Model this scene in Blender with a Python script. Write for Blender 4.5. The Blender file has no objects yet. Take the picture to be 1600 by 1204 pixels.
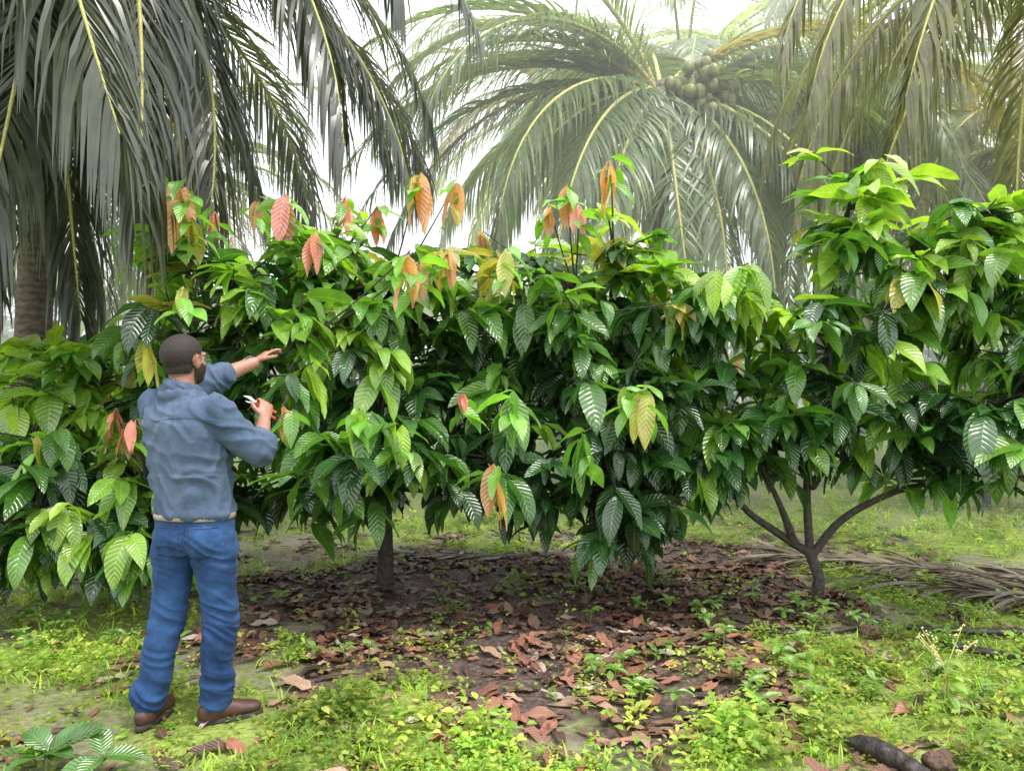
import bpy, math, random
import numpy as np
from mathutils import Vector, noise as mnoise
from mathutils.bvhtree import BVHTree
R=np.random.default_rng(7); random.seed(7)
rad=math.radians
F=1208.0; CH=1.55
def P(u,v,y): return np.array([(u-800)/F*y, y, CH-(v-602)/F*y])
C=bpy.context.scene.collection
def empty(name,loc=(0,0,0)):
    e=bpy.data.objects.new(name,None); e.empty_display_size=.2; C.objects.link(e); return e
# ---------------------------------------------------------------- mesh helpers
def mk(name,V,Fq,mat,uv=None,tint=None,parent=None,smooth=True,tri=None):
    V=np.asarray(V,dtype=np.float32).reshape(-1,3); Fq=np.asarray(Fq,dtype=np.int32).reshape(-1,4)
    me=bpy.data.meshes.new(name); me.vertices.add(len(V)); me.vertices.foreach_set('co',V.ravel())
    n=len(Fq); me.loops.add(n*4); me.loops.foreach_set('vertex_index',Fq.ravel())
    me.polygons.add(n); me.polygons.foreach_set('loop_start',np.arange(n,dtype=np.int32)*4)
    try: me.polygons.foreach_set('loop_total',np.full(n,4,dtype=np.int32))
    except Exception: pass
    me.polygons.foreach_set('use_smooth',np.full(n,smooth))
    if uv is not None:
        l=me.uv_layers.new(name='UVMap'); l.data.foreach_set('uv',np.asarray(uv,dtype=np.float32)[Fq.ravel()].ravel())
    if tint is not None:
        a=me.color_attributes.new('tint','FLOAT_COLOR','POINT')
        t=np.ones((len(V),4),dtype=np.float32); t[:,:3]=tint; a.data.foreach_set('color',t.ravel())
    me.update(calc_edges=True); me.validate()
    me.materials.append(mat)
    o=bpy.data.objects.new(name,me); C.objects.link(o)
    if parent: o.parent=parent
    return o
def leafgeo(B,az,p0,curl,L,W,roll,tint,n=8,m=4,fold=.25,prof='cacao',wav=0.):
    B=np.asarray(B,float); N=len(B)
    t=np.linspace(0,1,n+1); tm=(t[1:]+t[:-1])/2
    pm=np.maximum(p0[:,None]-curl[:,None]*tm,-1.52); pt=np.maximum(p0[:,None]-curl[:,None]*t,-1.52)
    z0=np.zeros((N,1))
    S=np.hstack([z0,np.cumsum(np.cos(pm)*L[:,None]/n,1)]); Z=np.hstack([z0,np.cumsum(np.sin(pm)*L[:,None]/n,1)])
    h=np.stack([np.cos(az),np.sin(az),0*az],1)[:,None,:]; s=np.stack([np.sin(az),-np.cos(az),0*az],1)[:,None,:]
    zz=np.array([0,0,1.])[None,None,:]
    path=B[:,None,:]+h*S[...,None]+zz*Z[...,None]
    nor=-np.sin(pt)[...,None]*h+np.cos(pt)[...,None]*zz
    cr=np.cos(roll)[:,None,None]; sr=np.sin(roll)[:,None,None]
    sd=cr*s+sr*nor; nr=-sr*s+cr*nor
    if prof=='cacao': w=np.sin(np.pi*np.clip(t,0,1)**.85)**.75*(1-.35*t**3); w[0]=.03; w[-1]=0.01; 
    elif prof=='strip': w=np.clip(1.1-t**2*1.05,.02,1)*np.clip(.4+t*4,0,1)
    else: w=np.sin(np.pi*t**.8)**.8; w[0]=.05; w[-1]=.02
    w=w[None,:]*(W[:,None]/2)
    us=np.linspace(-1,1,m+1)
    V=path[:,:,None,:]+sd[:,:,None,:]*(us[None,None,:]*w[:,:,None])[...,None]
    off=fold*np.abs(us)[None,None,:]*w[:,:,None]
    if wav>0:
        ph=R.uniform(0,6.28,(N,1,1)); off=off+wav*L[:,None,None]*np.sin(ph+t[None,:,None]*R.uniform(8,16,(N,1,1))+us[None,None,:]*1.6)*np.abs(us)[None,None,:]
    V=V+nr[:,:,None,:]*off[...,None]
    k=(n+1)*(m+1); i=np.arange(n)[:,None]*(m+1)+np.arange(m)[None,:]
    q=np.stack([i,i+1,i+m+2,i+m+1],-1).reshape(-1,4)
    Fq=(q[None]+np.arange(N)[:,None,None]*k).reshape(-1,4)
    uv=np.stack(np.broadcast_arrays((us*.5+.5)[None,:],t[:,None]),-1).reshape(1,k,2)
    uv=np.broadcast_to(uv,(N,k,2)).reshape(-1,2)
    T=np.broadcast_to(np.asarray(tint)[:,None,:],(N,k,3)).reshape(-1,3)
    return V.reshape(-1,3),Fq,uv,T
class Acc:
    def __init__(s): s.V=[];s.F=[]
    def rings(s,rings):
        k=len(rings[0]); o=len(s.V)
        for r in rings: s.V.extend([tuple(p) for p in r])
        for i in range(len(rings)-1):
            for j in range(k):
                a=o+i*k+j;b=o+i*k+(j+1)%k
                s.F.append((a,b,b+k,a+k))
        for ring,flip in ((0,True),(len(rings)-1,False)):
            c=len(s.V); s.V.append(tuple(np.mean(rings[ring],0)))
            for j in range(0,k,2):
                a=o+ring*k+j;b=o+ring*k+(j+1)%k;d=o+ring*k+(j+2)%k
                s.F.append((c,d,b,a) if flip else (c,a,b,d))
    def chain(s,pts,rr,seg=12,sub=4,side=None,cap=True):
        pts=np.asarray(pts,float); rr=np.asarray(rr,float)
        if rr.ndim==1: rr=np.stack([rr,rr],1)
        n=len(pts)
        if sub>1 and n>2:
            pp=np.vstack([2*pts[0]-pts[1],pts,2*pts[-1]-pts[-2]]); op=[];orr=[]
            for i in range(n-1):
                a,b,c,d=pp[i:i+4]
                for k in range(sub):
                    t=k/sub
                    op.append(.5*((2*b)+(-a+c)*t+(2*a-5*b+4*c-d)*t*t+(-a+3*b-3*c+d)*t**3)); orr.append(rr[i]*(1-t)+rr[i+1]*t)
            op.append(pts[-1]);orr.append(rr[-1]); pts=np.array(op); rr=np.array(orr)
        T=np.gradient(pts,axis=0); T/=np.linalg.norm(T,axis=1)[:,None]+1e-9
        sv=np.array(side,float) if side is not None else (np.array([0,0,1.]) if abs(T[0][2])<.8 else np.array([1.,0,0]))
        an=np.linspace(0,2*np.pi,seg,endpoint=False); rings=[]
        def ring(p,t,a,b,sv):
            x=sv-t*np.dot(sv,t); x/=np.linalg.norm(x)+1e-9; y=np.cross(t,x)
            return [p+x*a*math.cos(q)+y*b*math.sin(q) for q in an],x
        if cap:
            for q in (80,55,28):
                c=math.cos(rad(q)); k=math.sin(rad(q)); r,_=ring(pts[0]-T[0]*min(rr[0])*k,T[0],rr[0][0]*c,rr[0][1]*c,sv); rings.append(r)
        for i in range(len(pts)):
            r,x=ring(pts[i],T[i],rr[i][0],rr[i][1],sv); rings.append(r); sv=x
        if cap:
            for q in (28,55,80):
                c=math.cos(rad(q)); k=math.sin(rad(q)); r,_=ring(pts[-1]+T[-1]*min(rr[-1])*k,T[-1],rr[-1][0]*c,rr[-1][1]*c,sv); rings.append(r)
        s.rings(rings)
    def ell(s,c,r,M=None,seg=20,n=12):
        c=np.asarray(c,float);rings=[]
        for i in range(n+1):
            ph=-math.pi/2+math.pi*(i+.25)/(n+.5)
            ring=[]
            for j in range(seg):
                a=2*math.pi*j/seg
                p=np.array([r[0]*math.cos(ph)*math.cos(a),r[1]*math.cos(ph)*math.sin(a),r[2]*math.sin(ph)])
                if M is not None: p=M@p
                ring.append(c+p)
            rings.append(ring)
        s.rings(rings)
    def obj(s,name,mat,parent=None,smooth=True): return mk(name,s.V,s.F,mat,parent=parent,smooth=smooth)
def remesh(o,vs,smooth=3,f=.5):
    m=o.modifiers.new('r','REMESH'); m.mode='VOXEL'; m.voxel_size=vs; m.use_smooth_shade=True
    if smooth: k=o.modifiers.new('s','SMOOTH'); k.iterations=smooth; k.factor=f
    dg=bpy.context.evaluated_depsgraph_get(); dg.update()
    me=bpy.data.meshes.new_from_object(o.evaluated_get(dg)); o.modifiers.clear(); old=o.data; mats=[x for x in old.materials]
    o.data=me; me.materials.clear(); [me.materials.append(x) for x in mats]
    me.polygons.foreach_set('use_smooth',np.ones(len(me.polygons),bool))
    return o
def co(me): a=np.zeros(len(me.vertices)*3,dtype=np.float32); me.vertices.foreach_get('co',a); return a.reshape(-1,3)
def nor(me): a=np.zeros(len(me.vertices)*3,dtype=np.float32); me.vertex_normals.foreach_get('vector',a); return a.reshape(-1,3)
# ---------------------------------------------------------------- materials
def mat(name):
    m=bpy.data.materials.new(name); m.use_nodes=True; nt=m.node_tree; b=nt.nodes['Principled BSDF']; return m,nt,b,nt.nodes,nt.links
def math_(N,L,op,a,b=None,c=None):
    n=N.new('ShaderNodeMath'); n.operation=op
    for i,x in enumerate((a,b,c)):
        if x is None: continue
        if isinstance(x,(int,float)): n.inputs[i].default_value=x
        else: L.new(x,n.inputs[i])
    return n.outputs[0]
def mix_(N,L,fac,a,b,mode='MIX'):
    n=N.new('ShaderNodeMix'); n.data_type='RGBA'; n.blend_type=mode
    for k,x in ((0,fac),(6,a),(7,b)):
        if isinstance(x,(int,float)): n.inputs[k].default_value=x
        elif isinstance(x,tuple): n.inputs[k].default_value=(*x,1)
        else: L.new(x,n.inputs[k])
    return n.outputs[2]
def noise_(N,L,scale,detail=4,rough=.55,vec=None,out=0):
    n=N.new('ShaderNodeTexNoise'); n.inputs['Scale'].default_value=scale; n.inputs['Detail'].default_value=detail; n.inputs['Roughness'].default_value=rough
    if vec: L.new(vec,n.inputs['Vector'])
    return n.outputs[out]
def ramp_(N,L,x,stops):
    n=N.new('ShaderNodeValToRGB'); e=n.color_ramp.elements
    while len(e)<len(stops): e.new(.5)
    for i,(p,c) in enumerate(stops): e[i].position=p; e[i].color=(*c,1) if isinstance(c,tuple) else (c,c,c,1)
    L.new(x,n.inputs[0]); return n.outputs[0]
def bump_(N,L,h,b,strength=.5,dist=.01):
    n=N.new('ShaderNodeBump'); n.inputs['Strength'].default_value=strength; n.inputs['Distance'].default_value=dist; L.new(h,n.inputs['Height'])
    if b is not None: L.new(n.outputs[0],b.inputs['Normal'])
    return n.outputs[0]
def leaf_mat(name,veins=True,rough=.3,trans=.35,freq=11,spec=.5,bs=.6):
    m,nt,b,N,L=mat(name)
    at=N.new('ShaderNodeAttribute'); at.attribute_name='tint'; col=at.outputs['Color']
    g=N.new('ShaderNodeNewGeometry')
    ns=noise_(N,L,9,3,vec=g.outputs['Position'])
    col=mix_(N,L,.55,col,ramp_(N,L,ns,[(.3,.55),(.7,1.35)]),'MULTIPLY')
    bn=None
    if veins:
        uv=N.new('ShaderNodeUVMap'); sp=N.new('ShaderNodeSeparateXYZ'); L.new(uv.outputs[0],sp.inputs[0])
        u=math_(N,L,'ABSOLUTE',math_(N,L,'MULTIPLY_ADD',sp.outputs[0],2.,-1.))
        ph=math_(N,L,'MULTIPLY',math_(N,L,'SUBTRACT',sp.outputs[1],math_(N,L,'MULTIPLY',u,.16)),freq*math.pi)
        q=math_(N,L,'ABSOLUTE',math_(N,L,'SINE',ph))
        vein=math_(N,L,'GREATER_THAN',math_(N,L,'SUBTRACT',1.,q),.82)
        mid=math_(N,L,'LESS_THAN',u,.05)
        vm=math_(N,L,'MAXIMUM',math_(N,L,'MULTIPLY',vein,.35),mid)
        col=mix_(N,L,math_(N,L,'MULTIPLY',vm,.32),col,mix_(N,L,.6,col,(.35,.42,.12),'ADD'))
        h=math_(N,L,'POWER',q,.6)
        bn=bump_(N,L,h,b,bs,.01)
    L.new(col,b.inputs['Base Color']); b.inputs['Roughness'].default_value=rough; b.inputs['Specular IOR Level'].default_value=spec
    tr=N.new('ShaderNodeBsdfTranslucent'); L.new(mix_(N,L,1.,mix_(N,L,.5,col,(1.7,1.9,.5),'MULTIPLY'),(1.9,1.9,1.3),'MULTIPLY'),tr.inputs[0])
    if bn is not None: L.new(bn,tr.inputs['Normal'])
    mx=N.new('ShaderNodeMixShader'); mx.inputs[0].default_value=trans; L.new(b.outputs[0],mx.inputs[1]); L.new(tr.outputs[0],mx.inputs[2])
    L.new(mx.outputs[0],N['Material Output'].inputs[0]); return m
M_cacao=leaf_mat('cacao_leaf',rough=.24,trans=.3,spec=.95,bs=.42)
M_palm=leaf_mat('palm_leaf',veins=False,rough=.3,trans=.38,spec=.8)
M_weed=leaf_mat('weed_leaf',veins=False,rough=.5,trans=.38,spec=.3)
M_dead=leaf_mat('dead_leaf',veins=True,rough=.42,trans=.05,bs=.4)
def bark(name,c1,c2,scale=8,ringed=False):
    m,nt,b,N,L=mat(name); g=N.new('ShaderNodeNewGeometry'); n=noise_(N,L,scale,6,.65,g.outputs['Position'])
    h=n
    if ringed:
        w=N.new('ShaderNodeTexWave'); w.bands_direction='Z'; w.inputs['Scale'].default_value=4.2; w.inputs['Distortion'].default_value=6; w.inputs['Detail'].default_value=4; w.inputs['Detail Scale'].default_value=2.5
        L.new(g.outputs['Position'],w.inputs['Vector']); h=math_(N,L,'MULTIPLY_ADD',w.outputs['Fac'],.28,n)
    L.new(ramp_(N,L,h,[(.35,c1),(.75,c2)] if not ringed else [(.4,c1),(.95,c2)]),b.inputs['Base Color']); b.inputs['Roughness'].default_value=.75
    bump_(N,L,h,b,.8,.02); return m
M_bark=bark('cacao_bark',(.014,.010,.008),(.07,.055,.042),30)
M_pbark=bark('palm_bark',(.05,.036,.028),(.2,.155,.12),14,True)
def simple(name,c,rough=.6,sc=60,amt=.35,bs=.3,bd=.003,metal=0,spec=.5):
    m,nt,b,N,L=mat(name); g=N.new('ShaderNodeNewGeometry'); n=noise_(N,L,sc,5,.6,g.outputs['Position'])
    lo=tuple(x*(1-amt) for x in c); hi=tuple(min(1,x*(1+amt)) for x in c)
    L.new(ramp_(N,L,n,[(.3,lo),(.7,hi)]),b.inputs['Base Color']); b.inputs['Roughness'].default_value=rough; b.inputs['Metallic'].default_value=metal; b.inputs['Specular IOR Level'].default_value=spec
    bump_(N,L,n,b,bs,bd); return m
# ---------------------------------------------------------------- ground
def nz(x,y,s,o=0): return mnoise.noise(Vector((x*s+o,y*s-o,o*.37)))
def gh(x,y):
    d=math.hypot(x,y-4)
    return (.035*nz(x,y,.6,3)+.02*nz(x,y,1.7,9))*(1/(1+d*.05)) if d<60 else 0
def bare(x,y):   # 1 = leaf litter / bare soil
    e=((x-.15)/(1.5+.42*(y-3.6)))**2+((y-5.45)/2.25)**2
    v=1-e+.9*nz(x,y,.9,5)+.6*nz(x,y,2.6,11)
    return max(0,min(1,v*1.6+.3))
def sandy(x,y):
    return max(0,min(1,(nz(x,y,.8,21)+.8*nz(x,y,2.3,31))*2.4+.12))
G=230; s=np.linspace(-1,1,G); gx=np.sign(s)*3*(np.exp(4.7*np.abs(s))-1); gy=gx+4.5
V=[];T=[]
for y in gy:
    for x in gx:
        V.append((x,y,gh(x,y))); T.append((bare(x,y) if abs(x)<15 and 0<y<20 else 0, sandy(x,y)*(1 if y<8 else .3) if abs(x)<30 else .1,0))
i=np.arange(G-1)[:,None]*G+np.arange(G-1)[None,:]; q=np.stack([i,i+1,i+G+1,i+G],-1).reshape(-1,4)
m,nt,b,N,L=mat('ground'); g=N.new('ShaderNodeNewGeometry'); pos=g.outputs['Position']
at=N.new('ShaderNodeAttribute'); at.attribute_name='tint'; sp=N.new('ShaderNodeSeparateColor'); L.new(at.outputs['Color'],sp.inputs[0])
n1=noise_(N,L,2.2,8,.7,pos); n2=noise_(N,L,28,6,.7,pos); n3=noise_(N,L,7,6,.65,pos)
grass=ramp_(N,L,n2,[(.3,(.08,.10,.025)),(.5,(.21,.27,.05)),(.72,(.36,.43,.10))])
grass=mix_(N,L,.5,grass,ramp_(N,L,n1,[(.35,(.6,.6,.5)),(.65,(1.3,1.25,1.1))]),'MULTIPLY')
sand=ramp_(N,L,n3,[(.3,(.10,.077,.058)),(.6,(.21,.178,.155)),(.75,(.32,.29,.26))])
lit=ramp_(N,L,n2,[(.3,(.024,.016,.013)),(.5,(.07,.045,.036)),(.75,(.17,.13,.11))])
lit=mix_(N,L,.6,lit,ramp_(N,L,n3,[(.35,(.6,.55,.55)),(.65,(1.7,1.6,1.55))]),'MULTIPLY')
c=mix_(N,L,math_(N,L,'MULTIPLY',sp.outputs[1],.85),grass,sand)
f=math_(N,L,'MULTIPLY_ADD',math_(N,L,'SUBTRACT',n3,.5),1.2,sp.outputs[0]); f=ramp_(N,L,f,[(.35,0.),(.6,1.)])
c=mix_(N,L,f,c,lit); L.new(c,b.inputs['Base Color']); L.new(ramp_(N,L,n1,[(.4,.4),(.6,.9)]),b.inputs['Roughness'])
bump_(N,L,math_(N,L,'MULTIPLY_ADD',n2,.6,n3),b,.9,.03)
mk('ground',V,q,m,tint=np.array(T))
# ---------------------------------------------------------------- weeds
def clear(x,y):
    return (-1.85<x<-1.05 and 3.1<y<3.75) or (1.35<x<1.8 and 2.9<y<3.35)
def weeds(name,N0,xr,yr,seed,hs=1.,lf=7,thr=.45,ll=(.015,.036)):
    r=np.random.default_rng(seed); B=[];az=[];p0=[];cu=[];L_=[];T_=[]
    k=0
    while k<N0:
        y=yr[0]+(yr[1]-yr[0])*r.random()**1.7; x=r.uniform(-1,1)*(.72*y+.4)
        if not xr[0]<x<xr[1]: continue
        k+=1
        if bare(x,y)>thr and r.random()<(.94 if nz(x,y,3,63)<.12 else .65): continue
        if sandy(x,y)>.5 and r.random()<.88: continue
        if nz(x,y,3.1,17)<.02 and r.random()<.78: continue
        cl=clear(x,y)
        if cl and r.random()<.7: continue
        if x<-1.1 and y>4.4 and r.random()<.3: continue
        tall=max(0,nz(x,y,1.9,40)+.15)
        h=hs*r.uniform(.02,.09)*(1+2.4*tall)*(.4 if cl else 1); z=gh(x,y); sc=r.uniform(.6,1.15)*(1+1.1*tall)
        br=.82+.6*nz(x,y,1.1,50)+r.uniform(-.2,.22)
        base=np.array([.21,.33,.055])*br if r.random()<.65 else np.array([.38,.43,.09])*br
        for j in range(lf):
            a=r.uniform(0,6.28); rr=r.uniform(0,.035)*sc
            B.append((x+rr*math.cos(a),y+rr*math.sin(a),z+h*r.uniform(.25,1))); az.append(a); p0.append(r.uniform(-.1,.8)); cu.append(r.uniform(.2,1.1)); L_.append(sc*r.uniform(*ll)*(1+.04*y)); T_.append(base*r.uniform(.7,1.2))
    n=len(B); L_=np.array(L_); g=leafgeo(B,np.array(az),np.array(p0),np.array(cu),L_,L_*r.uniform(.45,.7,n),r.uniform(-.4,.4,n),np.array(T_),n=3,m=2,prof='o',fold=.25)
    mk(name,g[0],g[1],M_weed,uv=g[2],tint=g[3])
weeds('ground_cover_weeds',25000,(-9,9),(2.7,12),3)
def grass():
    r=np.random.default_rng(9); B=[];az=[];T_=[];LL=[]
    for k in range(9000):
        y=2.7+24*r.random()**1.6; x=r.uniform(-1,1)*(.75*y+.4)
        if bare(x,y)>.4 or (sandy(x,y)>.6 and y<8) or clear(x,y): continue
        z=gh(x,y); c=np.array([.26,.37,.06])*r.uniform(.6,1.4)
        for j in range(5):
            B.append((x+r.normal(0,.02),y+r.normal(0,.02),z)); az.append(r.uniform(0,6.28)); T_.append(c); LL.append(r.uniform(.03,.10)*(1+.05*y))
    n=len(B); LL=np.array(LL); g=leafgeo(B,np.array(az),r.uniform(.8,1.5,n),r.uniform(.3,1.6,n),LL,LL*.07+.002,r.uniform(-.5,.5,n),np.array(T_),n=3,m=1,prof='strip')
    mk('grass',g[0],g[1],M_weed,uv=g[2],tint=g[3])
grass()
def litter():
    r=np.random.default_rng(5); B=[];T_=[]
    pal=np.array([[.15,.07,.05],[.23,.095,.065],[.08,.045,.034],[.25,.16,.11],[.04,.025,.02],[.36,.29,.24]])
    while len(B)<4600:
        y=2.9+6*r.random()**1.2; x=r.uniform(-3.6,4.0)
        if bare(x,y)<.5 and r.random()<.86: continue
        if nz(x,y,1.4,71)<-.05 and r.random()<.7: continue
        B.append((x,y,gh(x,y)+r.uniform(.004,.016))); T_.append(pal[r.choice(6,p=[.27,.24,.2,.12,.11,.06])]*r.uniform(.6,1.3)*(1.2 if y<4.9 else .75))
    n=len(B); L_=r.uniform(.04,.22,n)
    g=leafgeo(B,r.uniform(0,6.28,n),r.uniform(-.05,.22,n),r.uniform(-.15,.5,n),L_,L_*r.uniform(.25,.42,n),r.uniform(-.25,.25,n),np.array(T_),n=6,m=2,fold=.3,wav=.05)
    g[0][:,2]=np.maximum(g[0][:,2],.004)
    mk('leaf_litter',g[0],g[1],M_dead,uv=g[2],tint=g[3])
litter()
# ---------------------------------------------------------------- cacao trees
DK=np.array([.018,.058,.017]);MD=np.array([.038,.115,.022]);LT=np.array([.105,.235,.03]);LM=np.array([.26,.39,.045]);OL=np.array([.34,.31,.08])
def cacao(base,fork,lobes,ncl,seed,bright=0.,ls=1.12,nleaf=8,stem=.06,extra=(),limbs=None,keep=None,detail=8):
    r=np.random.default_rng(seed); e=empty('cacao_tree'); A=Acc(); base=np.array(base,float); fork=np.array(fork,float)
    A.chain([base-[0,0,.1],base+[0,0,.02],(base+fork)/2+r.normal(0,.02,3),fork],[stem*1.5,stem*1.15,stem*.95,stem*.85],8,3)
    S=[]; LS=[]
    for lm in (limbs or []):
        lm=np.array(lm,float); A.chain(lm,np.linspace(stem*.72,stem*.25,len(lm)),8,5)
        for i in range(len(lm)-1):
            for k in np.linspace(0,1,5): LS.append(lm[i]*(1-k)+lm[i+1]*k)
    S.extend(LS)
    for lb in lobes:
        c=np.array(lb[:3]); top=c+[0,0,lb[5]*.3]; st=fork; k0=1.
        if LS:
            Q=np.array(LS); dd=np.linalg.norm(Q-c,axis=1)+np.where(Q[:,2]>c[2]-.25,3,0); st=Q[np.argmin(dd)]; k0=.6
        mid=st*.5+c*.5; mid[2]-=.08
        mid+=r.normal(0,.05,3); A.chain([st,mid,c,top+r.normal(0,.08,3)],[stem*.5*k0,stem*.36*k0,stem*.22,stem*.1],7,4)
        for k in np.linspace(0,1,8): S.append(st*(1-k)**2+2*k*(1-k)*mid+k*k*c)
        S.append(top)
    S=np.array(S); wts=np.array([l[3]*l[4]*l[5] for l in lobes])**.66; wts/=wts.sum()
    zmin=min(l[2]-l[5] for l in lobes); zmax=max(l[2]+l[5] for l in lobes)
    B=[];az=[];p0=[];cu=[];L_=[];T_=[];W_=[]
    for k in range(ncl):
        lb=lobes[r.choice(len(lobes),p=wts)]; d=r.normal(0,1,3); d/=np.linalg.norm(d); q=r.uniform(.45,1.15)
        p=np.array(lb[:3])+d*np.array(lb[3:6])*q
        if keep and not keep(p): continue
        sd=S[np.argmin(np.linalg.norm(S-p,axis=1)+np.maximum(0,S[:,2]-p[2])*.6)]
        md=(sd+p)/2+r.normal(0,.03,3)
        A.chain([sd,md,p],[.009,.007,.004],5,2,cap=False)
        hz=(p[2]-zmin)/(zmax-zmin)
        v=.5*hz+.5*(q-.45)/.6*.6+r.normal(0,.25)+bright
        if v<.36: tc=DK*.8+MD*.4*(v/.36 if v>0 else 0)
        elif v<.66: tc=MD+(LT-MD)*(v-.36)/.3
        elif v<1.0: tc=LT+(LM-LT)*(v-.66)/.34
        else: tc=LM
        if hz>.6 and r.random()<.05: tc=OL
        oa=math.atan2(*(p-np.array(lb[:3]))[[1,0]]); m=int(nleaf+r.integers(-2,3)); ax=(p-md); ax/=np.linalg.norm(ax)+1e-6
        ls2=ls*r.uniform(.7,1.15); dr=r.uniform(-.25,.45); up_=.35 if hz>.75 else 0
        for j in range(m):
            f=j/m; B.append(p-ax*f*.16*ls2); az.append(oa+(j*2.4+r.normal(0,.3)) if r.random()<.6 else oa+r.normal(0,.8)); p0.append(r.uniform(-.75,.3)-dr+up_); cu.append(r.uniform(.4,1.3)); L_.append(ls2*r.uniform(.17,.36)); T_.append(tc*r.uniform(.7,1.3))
            W_.append(r.uniform(.34,.43))
    for (x,y,z,l,c) in extra:
        for j in range(3):
            B.append(np.array([x,y,z+l*.45])+r.normal(0,.012,3)); az.append(r.uniform(0,6.28)); p0.append(r.uniform(-1.45,-1.2)); cu.append(.2); L_.append(l*r.uniform(.8,1.05)); W_.append(.36); T_.append(np.array(c)*r.uniform(.8,1.15))
        q=np.array([x,y,z+l*.45]); sd=S[np.argmin(np.linalg.norm(S-q,axis=1))]; A.chain([sd,(sd+q)/2+[0,0,-.03],q],[.008,.006,.004],5,3,cap=False)
        for j in range(5):
            B.append(q-[0,0,.04*j]+r.normal(0,.02,3)); az.append(r.uniform(0,6.28)); p0.append(r.uniform(-.6,.2)); cu.append(.9); L_.append(r.uniform(.15,.26)); W_.append(.38); T_.append(LT*r.uniform(.9,1.8))
    n=len(B); L_=np.array(L_)
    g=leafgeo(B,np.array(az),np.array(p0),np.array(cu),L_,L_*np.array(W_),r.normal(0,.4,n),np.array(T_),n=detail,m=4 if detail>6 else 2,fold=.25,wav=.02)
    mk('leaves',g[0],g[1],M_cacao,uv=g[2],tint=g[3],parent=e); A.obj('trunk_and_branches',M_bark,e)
    return e
OR=(.60,.31,.20);PK=(.66,.26,.23);YL=(.46,.42,.12);RD=(.5,.12,.08)
def X(u,v,y,l,c): p=P(u,v,y); return (p[0],p[1],p[2],l,c)
free=lambda p: not (p[1]<4.45 and p[0]<-1.15) and not (p[1]<5.0 and p[0]<-1.35 and p[2]<1.45 and p[0]>-2.2)
cacao((-1.0,6.1,0),(-1.0,6.05,.75),[(-.95,5.8,1.95,1.1,1.0,.8),(-1.85,5.1,2.0,.75,.6,.65),(-.85,4.9,1.15,.65,.45,.5),(-1.35,5.5,2.2,.95,.7,.5),(-1.35,4.75,1.6,.45,.4,.6),(-1.5,5.3,1.0,.6,.4,.45),(-2.3,5.5,1.7,.5,.5,.5)],280,11,0,
  extra=[X(285,340,4.7,.42,OR),X(300,375,4.7,.3,OL),X(445,345,5.0,.38,PK),X(490,400,4.9,.30,PK),X(540,335,5.6,.30,PK),X(405,335,5.4,.22,OR),X(335,355,5.2,.24,PK),X(635,440,4.6,.34,OR),X(700,430,4.9,.29,OR),X(655,315,5.4,.4,OR),X(712,320,5.5,.34,OR),X(285,470,4.6,.2,YL),X(442,662,4.15,.22,OR),X(560,680,4.4,.34,LM),X(625,700,4.5,.3,LM),X(590,350,5.6,.29,PK),X(228,565,4.8,.3,YL),X(655,440,4.7,.25,OR),X(270,310,5.0,.25,OR)],keep=free)
cacao((.72,6.6,0),(.7,6.55,.6),[(.3,6.2,1.85,1.1,.9,.8),(-.1,5.2,1.05,.5,.4,.5),(.6,5.2,1.15,.65,.5,.7),(.45,5.5,2.05,.75,.6,.6),(.9,5.7,1.0,.6,.5,.5),(.75,5.7,2.35,.5,.5,.45)],285,12,-.08,
  extra=[X(770,775,4.4,.40,OR),X(790,430,4.8,.34,YL),X(955,300,5.1,.44,OR),X(885,320,5.2,.29,OR),X(905,345,5.1,.2,PK),X(858,345,5.3,.22,OR),X(1010,650,4.5,.34,YL),X(980,640,4.6,.26,LM),X(800,660,4.3,.38,LT),X(910,720,4.3,.36,LT),X(718,630,4.7,.12,RD),X(755,385,5.6,.24,PK)])
cacao((2.09,5.4,-.02),(2.08,5.4,.38),[(2.3,5.3,2.75,.42,.38,.42),(2.75,5.2,2.4,.6,.5,.4),(3.05,5.1,2.6,.4,.35,.22),(3.2,5.0,1.45,.65,.6,.5),(3.5,5.3,2.1,.5,.5,.4),(1.35,5.3,2.0,.5,.5,.42),(1.25,5.25,1.25,.45,.45,.42),(2.1,5.1,1.75,.6,.45,.5),(2.65,5.2,1.2,.55,.4,.28),(1.7,5.2,1.2,.4,.35,.32)],305,13,.15,stem=.045,
  limbs=[[(2.08,5.4,.38),(1.86,5.42,.52),(1.6,5.4,.72),(1.38,5.35,1.1),(1.3,5.3,1.7)],[(2.09,5.4,.36),(2.3,5.38,.62),(2.62,5.3,.82),(3.05,5.15,1.0),(3.3,5.1,1.5)],[(2.08,5.4,.38),(2.07,5.42,.9),(2.14,5.38,1.5),(2.24,5.35,2.1),(2.32,5.3,2.85)],[(2.1,5.4,.85),(2.35,5.35,1.3),(2.6,5.3,1.8),(2.85,5.2,2.3)],[(1.98,5.42,.44),(1.85,5.3,.7),(1.7,5.25,1.0)]])
cacao((-3.2,5.9,0),(-3.2,5.8,.4),[(-3.2,5.2,1.0,.85,.6,.6),(-2.35,5.0,.75,.5,.4,.4),(-3.2,5.8,1.55,.8,.55,.4),(-3.0,4.9,.6,.6,.3,.3)],170,14,.17,
  extra=[X(180,670,4.9,.28,PK),X(210,680,4.8,.22,PK),X(195,690,4.9,.22,OR),X(50,720,4.9,.3,YL),X(95,700,5.1,.2,OR)],keep=lambda p:p[1]>4.6)
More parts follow.
